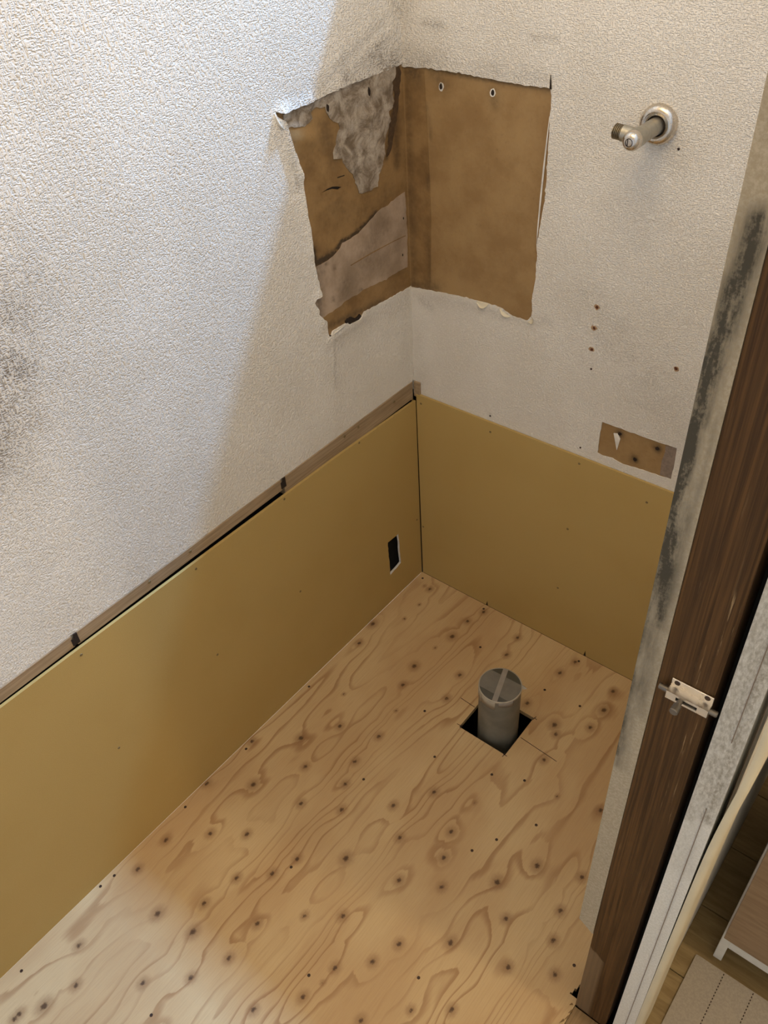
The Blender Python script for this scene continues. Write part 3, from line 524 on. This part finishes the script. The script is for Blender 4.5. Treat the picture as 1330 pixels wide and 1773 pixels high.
child(box('batten', (-0.006, 0.0005, 0.598), (0.0115, 0.034, 0.6385), MT['batten'], None, 0.001), wall_b)
child(box('stud_back', (-0.034, 0.034, -0.05), (1.0, 0.05, 0.612), MT['dark']), wall_b)
bb = sheet('plasterboard', [(0.0035, 0.0015), (0.0015, 0.6065), (0.95, 0.6075), (0.95, 0.0015)], [], onB(0.0), 0.0055, 0.12, [MT['board']], None, None, None, None, False, label='yellow-brown plasterboard along the back wall')
child(bb, wall_b)
me = disc_mesh(0.0030, 0.0007, (0, -1, 0), MT['dimple'])
for p in RSCREW:
    o = bpy.data.objects.new('screw', me); o.location = (p[0], 0.0, p[1]); link(o, bb)
for x, h in ((0.222, 0.016), (0.520, 0.020)):
    o = sheet('board_nick', [(x - .003, 0.0015), (x + .0035, 0.0015), (x + .0005, 0.0015 + h)], [], onB(-0.0005), 0.001, 0, [MT['rot']]); o.parent = bb

# ---- right wall, near wall, ceiling (close the room)
wall_r = box('wall_right', (0.9035, -0.655, -0.05), (0.985, 0.13, CEIL), MT['plasterwall'], kind='structure', label='wall between the small room and the corridor')
box('wall_facing', (0.8765, -0.700, 0.318), (0.9030, 0.0, CEIL), MT['plasterwall'], wall_r)
box('wall_near_end', (0.9035, -1.95, -0.05), (1.01, -1.62, CEIL), MT['plasterwall'], wall_r)
box('wall_over_door', (0.9035, -1.62, 1.86), (1.01, -0.7395, CEIL), MT['plasterwall'], wall_r)
box('wall_front', (-0.13, -2.05, -0.05), (1.01, -1.95, CEIL), MT['plasterwall'], kind='structure', label='wall closing the near end of the room')
ceil = box('ceiling', (-0.13, -2.05, CEIL), (1.0, 0.13, CEIL + 0.05), MT['ceiling'], kind='structure', label='plain ceiling')
box('ceiling_corridor', (1.0, -2.05, CEIL), (2.4, 1.1, CEIL + 0.05), MT['ceiling'], kind='structure', label='plain corridor ceiling')
# corridor shell
box('wall_corridor', (2.3, -2.05, -0.05), (2.4, 1.1, CEIL), MT['plasterwall'], kind='structure', label='far wall of the corridor')
box('wall_corridor_end', (0.985, 1.0, -0.05), (2.3, 1.1, CEIL), MT['plasterwall'], kind='structure', label='end wall of the corridor')
hall = box('floor_corridor', (1.0, -2.05, -0.04), (2.3, 1.0, -0.013), MT['threshold'], kind='structure', label='brown wooden corridor floor')
yy = [-2.05 + 0.0] + [-1.77 + 0.15 * i for i in range(9)] + [-0.42, -0.27, -0.12, 0.03, 0.4, 1.0]
for a, b in zip(yy[:-1], yy[1:]): box('floor_plank', (1.0105, a + 0.0008, -0.013), (2.3, b - 0.0008, 0.0), MT['hallfloor'], hall, 0.001)

# ---- door surround: brown jamb, aged board edge, white papered wall end
YJ = -0.735
def jamb_front(u, v, w): return (u, YJ - w, v)
jamb = sheet('trim_1', [(0.9035, 0.0005), (0.9635, 0.0005), (0.9635, 2.0), (0.9035, 2.0)], [], jamb_front, 0.08, 0.006, [MT['jamb']], None,
    lambda P: -0.0022 * np.clip((P[:, 0] - 0.9605) / 0.003, 0, 1) - 0.0012 * np.clip((0.9050 - P[:, 0]) / 0.0015, 0, 1),
    {'pale': lambda P: inside(P, [(JPALE[0][0] - .01, JPALE[0][1])] + JPALE[:4] + [(0.9, 0.0)]) * 0.8,
     'wear': lambda P: np.clip(strokes(P, [(0.955, 1.12, 0.945, 0.88, 0.014, 1.0), (0.950, 0.80, 0.952, 0.70, 0.010, 0.9), (0.915, 0.78, 0.92, 0.60, 0.012, 0.5), (0.925, 1.28, 0.92, 1.12, 0.003, 1.0)]), 0.12, 1)},
    kind='structure', label='dark brown stained wooden door jamb with worn grain')
dirtJ = [(0.893, 1.48, 0.884, 1.37, 0.011, 1.15), (0.888, 1.43, 0.881, 1.30, 0.011, 1.3), (0.880, 1.36, 0.881, 1.22, 0.010, 1.3), (0.881, 1.24, 0.884, 1.12, 0.012, 1.2), (0.885, 1.20, 0.888, 1.05, 0.013, 0.95), (0.886, 1.05, 0.886, 0.90, 0.014, 0.6), (0.877, 1.12, 0.877, 0.80, 0.004, 0.9), (0.880, 0.90, 0.884, 0.78, 0.009, 0.6), (0.899, 1.32, 0.897, 1.12, 0.004, 0.45)]
liner = sheet('trim_2', [(0.8765, 0.330), (0.9030, 0.3085), (0.9030, 2.0), (0.8765, 2.0)], [], jamb_front, 0.034, 0.004, [MT['liner']], None, None,
    {'dirt': lambda P: strokes(P, dirtJ)}, kind='structure', label='mould-blackened pale board edge beside the brown jamb, ending above the floor')
dirtC = [(0.985, 1.25, 0.99, 0.83, 0.03, 0.6), (1.0, 1.1, 0.998, 0.78, 0.012, 0.7), (0.98, 0.75, 0.99, 0.65, 0.02, 0.2), (0.976, 0.9, 0.98, 0.76, 0.010, 0.5)]
def cas(u, v, w): return (u, YJ - 0.004 - w, v)
casing = sheet('trim_3', [(0.9750, -0.010), (1.0075, -0.010), (1.0075, 2.0), (0.9750, 2.0)], [], cas, 0.08, 0.0033, [MT['casing']], None,
    lambda P: -0.0016 * np.exp(-((P[:, 0] - 0.9945 - 0.0004 * np.sin(P[:, 1] * 9)) / 0.0011) ** 2) * ((P[:, 1] < 0.80) | (P[:, 1] > 0.93)), {'dirt': lambda P: strokes(P, dirtC)}, None, kind='structure', label='white papered wall end with a seam line and grey mould')
# thin dark seam line along the papered end
for z0, z1 in ((0.0, 0.80), (0.935, 2.0)):
    mesh_obj('seam_line', [(0.9941, YJ - .0052, z0), (0.9949, YJ - .0052, z0), (0.9949, YJ - .0052, z1), (0.9941, YJ - .0052, z1), (0.9941, YJ - .003, z0), (0.9949, YJ - .003, z0), (0.9949, YJ - .003, z1), (0.9941, YJ - .003, z1)], [(0, 1, 2, 3), (1, 5, 6, 2), (0, 3, 7, 4)], MT['greypaper'], casing)
# cream corner bead peeling away a little higher up
v, f = [], []; nz, na = 60, 9
for i in range(nz + 1):
    z = -0.010 + 2.01 * i / nz; off = 0.0085 * math.exp(-((z - 0.93) / 0.14) ** 2) + 0.004 * min(1, max(0, z - 0.2)); R_ = 0.0105
    for j in range(na + 1):
        a = math.pi / 2 * j / na; v.append((1.0078 + off + R_ * math.sin(a), YJ - 0.0040 + R_ * (1 - math.cos(a)), z))
    v.append((1.0078 + off + R_, YJ + 0.075, z)); v.append((1.0078 + off, YJ + 0.075, z))
K_ = na + 3
for i in range(nz):
    for j in range(K_): a, b = i * K_ + j, i * K_ + (j + 1) % K_; f.append((a, b, b + K_, a + K_))
mesh_obj('corner_bead', v, f, MT['cream'], casing, True, label='cream rounded corner strip peeling off the wall end').data.set_sharp_from_angle(angle=0.9)
box('gap_back', (0.9640, YJ + 0.045, -0.01), (0.9745, YJ + 0.076, 2.0), MT['dark'], casing)
box('wall_skin', (0.985, -0.655, 0.0), (1.0105, 1.0, CEIL), MT['plasterwall'], wall_r)
thr = box('trim_4', (0.9040, -1.62, -0.03), (1.0100, -0.7360, -0.0005), MT['threshold'], kind='structure', bevel=0.001, label='brown worn wooden door threshold')
# splintered corner of the plywood by the jamb
for i in range(9):
    y = -0.735 - 0.011 * i; x = 0.903 - random.uniform(0, .006); L_ = random.uniform(.006, .016)
    mesh_obj('splinter', [(x, y, .0005), (x + .0035, y - .002, .0005), (x - .002, y - L_, .003 + random.uniform(0, .003)), (x + .001, y - .001, .0035)], [(0, 1, 2), (0, 2, 3), (1, 3, 2), (0, 3, 1)], MT['threshold'], floor)

# ================================================================== THINGS
# ---- capped drain pipe standing in the floor hole
px, py, pr, ph = 0.4555, -0.304, 0.0485, 0.150
pipe = empty('drain_pipe', (px, py, 0), label='grey plastic drain pipe taped shut, standing in the square floor hole', category='pipe')
lathe('pipe_wall', (0, 0, -0.55), (0, 0, 1), [(pr, 0), (pr, 0.55 + ph), (pr - 0.004, 0.55 + ph), (pr - 0.004, 0.55 + ph - 0.05)], MT['pipe'], pipe, 48, caps=False)
lathe('film_cap', (0, 0, ph), (0, 0, 1), [(pr + 0.0004, -0.001), (pr + 0.0004, 0.0004), (pr - 0.0015, 0.0009)], MT['film'], pipe, 48)
lathe('cap_rim', (0, 0, ph), (0, 0, 1), [(pr + 0.0012, -0.004), (pr + 0.0014, 0.0008), (pr - 0.0008, 0.0016), (pr - 0.0012, 0.0008)], MT['tapeside'], pipe, 48, caps=False)
def disc_clip(a0, lo, hi, z, t, mat, name):
    c, s = math.cos(a0), math.sin(a0); R_ = pr - 0.0012; pts = []
    lo, hi = max(lo, -R_ * .999), min(hi, R_ * .999); N_ = 14
    e = [(d, math.sqrt(max(0, R_ * R_ - d * d))) for d in np.linspace(lo, hi, N_)]
    pts = [(d, h) for d, h in e] + [(d, -h) for d, h in e[::-1]]
    return sheet(name, [(d * c - h * s, d * s + h * c) for d, h in pts], [], lambda u, v, w: (u, v, z + w), t, 0, [mat], pipe, None, None, None, False)
disc_clip(math.radians(92), -0.029, 0.026, ph + 0.0015, 0.0005, MT['tape'], 'tape_strip')
disc_clip(math.radians(17), -0.006, 0.006, ph + 0.0021, 0.0005, MT['tape2'], 'tape_strip')
# tape ends wrapped down over the side
def wrap(a0, a1, h, h2, mat):
    v, f = [], []; N_ = 14
    for i in range(N_ + 1):
        a = a0 + (a1 - a0) * i / N_; hh = h + (h2 - h) * i / N_
        for r in (pr + 0.0009, pr + 0.0014):
            for z in (ph - 0.0008, ph - hh): v.append((r * math.cos(a), r * math.sin(a), z))
    for i in range(N_):
        k = i * 4
        f += [(k + 2, k + 6, k + 7, k + 3), (k, k + 1, k + 5, k + 4), (k + 1, k + 3, k + 7, k + 5), (k, k + 4, k + 6, k + 2)]
    f += [(0, 2, 3, 1), (N_ * 4, N_ * 4 + 1, N_ * 4 + 3, N_ * 4 + 2)]
    mesh_obj('tape_end', v, f, mat, pipe, True)
wrap(math.radians(-165), math.radians(-118), 0.026, 0.036, MT['tapeside'])
wrap(math.radians(-116), math.radians(-70), 0.026, 0.028, MT['tapeside'])
wrap(math.radians(-62), math.radians(-20), 0.016, 0.020, MT['tape2'])
mesh_obj('tape_corner', [(pr * .72, pr * .62, ph), (pr * .95, pr * .48, ph - .004), (pr * 1.10, pr * .62, ph - .004), (pr * .92, pr * .62, ph + .001), (pr * .9, pr * .6, ph - .006)], [(0, 1, 2, 3), (0, 4, 1), (1, 4, 2), (2, 4, 3), (3, 4, 0)], MT['tapeside'], pipe)

# ---- stop valve on the back wall
sx, sz = STEM[0]; sx += 0.002; sz -= 0.001
valve = empty('stop_valve', (sx, YR, sz), label='tarnished chrome water stop valve sticking out of the back wall', category='valve')
ax = Vector((-0.02, -1, -0.01)).normalized()
lathe('escutcheon', (0, 0, 0), (0, -1, 0), [(0.0305, 0.0), (0.0312, 0.003), (0.0305, 0.0075), (0.0275, 0.0125), (0.0225, 0.0155), (0.0185, 0.0150), (0.0160, 0.0135), (0.0148, 0.0100)], MT['chrome'], valve, 56, label='domed round wall flange')
lathe('collar_gap', (0, 0, 0), (0, -1, 0), [(0.0150, 0.009), (0.0148, 0.0112), (0.0125, 0.0115)], MT['rot'], valve, 40)
lathe('valve_body', (0, 0, 0), ax, [(0.0132, 0.009), (0.0132, 0.052), (0.0130, 0.056), (0.0136, 0.060), (0.0145, 0.072), (0.0145, 0.084)], MT['valve'], valve, 40)
lathe('spindle_cap', ax * 0.084, ax, [(0.0146, 0), (0.0150, 0.003), (0.0146, 0.008), (0.0128, 0.0125), (0.0095, 0.0155), (0.0072, 0.0162)], MT['chrome'], valve, 40, label='rounded shiny end with a screwdriver slot')
cx_, cy_, cz_ = frame_to(ax)
cap0 = ax * 0.1005
def onaxis(u, v, w): return cap0 + Vector((1, 0, 0)) * u + Vector((0, 0, 1)) * v + ax * w
ring = lambda r, k: [(r * math.cos(2 * math.pi * i / k), r * math.sin(2 * math.pi * i / k)) for i in range(k)]
sheet('spindle_ring', ring(0.0062, 24), [ring(0.0052, 24)], onaxis, 0.001, 0, [MT['rot']], valve)
sheet('spindle_slot', [(-0.0028, -0.0052), (-0.0016, -0.0052), (-0.0016, 0.0052), (-0.0028, 0.0052)], [], onaxis, 0.001, 0, [MT['rot']], valve)
ox_ = Vector((-1, -0.02, 0.10)).normalized(); ob = ax * 0.071
prof = [(0.0125, 0.0), (0.0124, 0.0255), (0.0110, 0.0260)]
lathe('outlet_neck', ob, ox_, prof, MT['valve'], valve, 36)
prof = []
for i in range(5): h = 0.0260 + i * 0.0028; prof += [(0.0090, h), (0.0118, h + 0.0010), (0.0118, h + 0.0014), (0.0090, h + 0.0024)]
prof += [(0.0095, 0.0402), (0.0085, 0.0400), (0.0085, 0.030)]
lathe('outlet_thread', ob, ox_, prof, MT['thread'], valve, 36, smooth=False, label='threaded outlet pointing sideways')

# ---- small aluminium sliding bolt on the jamb
bx0, bx1 = 0.9185, 0.9645; bz = 0.9690; by = YJ - 0.0005
bolt = empty('sliding_bolt', (bx0, by, bz), label='small silver sliding bolt screwed to the brown door jamb', category='bolt')
box('flange', (0, -0.0016, -0.0060), (bx1 - bx0, 0, 0.0160), MT['alu'], bolt, 0.0004, label='flat mounting flange')
hv, hf = [], []
Lb = bx1 - bx0
housing = sheet('housing', [(0, -0.0115), (Lb, -0.0115), (Lb, 0.0), (0, 0.0)], [[(0.011, -0.0085), (0.0345, -0.0085), (0.0345, -0.0035), (0.011, -0.0035)]], lambda u, v, w: (u, -0.0125 - w, v + 0.006), 0.0016, 0, [MT['alu']], bolt, None, None, None, False, label='bolt housing with a slot in its face')
box('housing_top', (0, -0.0108, 0.0043), (Lb, -0.0012, 0.00592), MT['alu'], bolt)
box('housing_bottom', (0, -0.0108, -0.0054), (Lb, -0.0012, -0.0040), MT['alu'], bolt)
lathe('rod', (-0.0105, -0.0062, 0.0003), (1, 0, 0), [(0.0030, 0), (0.0036, 0.001), (0.0036, Lb + 0.018), (0.0030, Lb + 0.019)], MT['steel'], bolt, 20)
lathe('knob', (0.0165, -0.009, 0.0003), (0, -1, 0), [(0.0030, 0), (0.0030, 0.010), (0.0044, 0.0105), (0.0048, 0.0205), (0.0040, 0.0215)], MT['steel'], bolt, 20)
for x in (0.0062, 0.0395): lathe('screw', (x, -0.0016, 0.0118), (0, -1, 0), [(0.0033, 0), (0.0030, 0.0006), (0.0014, 0.0008)], MT['screw'], bolt, 14)

# ---- cabinet in the corridor, facing the doorway side
cb = empty('cabinet', (1.067, -0.5, 0), label='low white cabinet with a brown wood-grain front in the corridor', category='cabinet')
box('side_panel', (0, 0, 0), (0.016, 0.42, 0.86), MT['white'], cb, 0.001)
box('side_panel', (0.784, 0, 0), (0.80, 0.42, 0.86), MT['white'], cb, 0.001)
box('carcass', (0.016, 0.018, 0.075), (0.784, 0.42, 0.845), MT['white'], cb)
for a, b in ((0.003, 0.398), (0.402, 0.797)): box('door', (a, -0.017, 0.118), (b, -0.001, 0.84), MT['walnut'], cb, 0.001, label='brown wood-grain door')
box('plinth', (0.016, 0.006, 0.050), (0.784, 0.018, 0.116), MT['white'], cb)
box('top', (-0.004, -0.02, 0.86), (0.804, 0.42, 0.88), MT['white'], cb, 0.002)

# ---- beige perforated mat on the corridor floor
mt = empty('floor_mat', (1.0415, -0.5185, 0), label='grey-beige sheet mat with dotted perforation lines on the corridor floor', category='mat')
sheet('mat_sheet', [(0, 0), (0.004, 0.001), (0.90, 0.003), (0.90, -0.75), (0, -0.75), (0, -0.004)], [], lambda u, v, w: (u, v, 0.0045 + w), 0.0042, 0.05, [MT['mat']], mt, None, None, None, False)
for k in range(5):
    v, f = [], []; x = 0.055 * (k + 1)
    for i in range(110):
        y = -0.002 - 0.0065 * i
        boxmesh(v, f, (x - .0009, y - .0034, 0.0045), (x + .0009, y, 0.0049))
    mesh_obj('perforation_line', v, f, MT['screw'], mt)
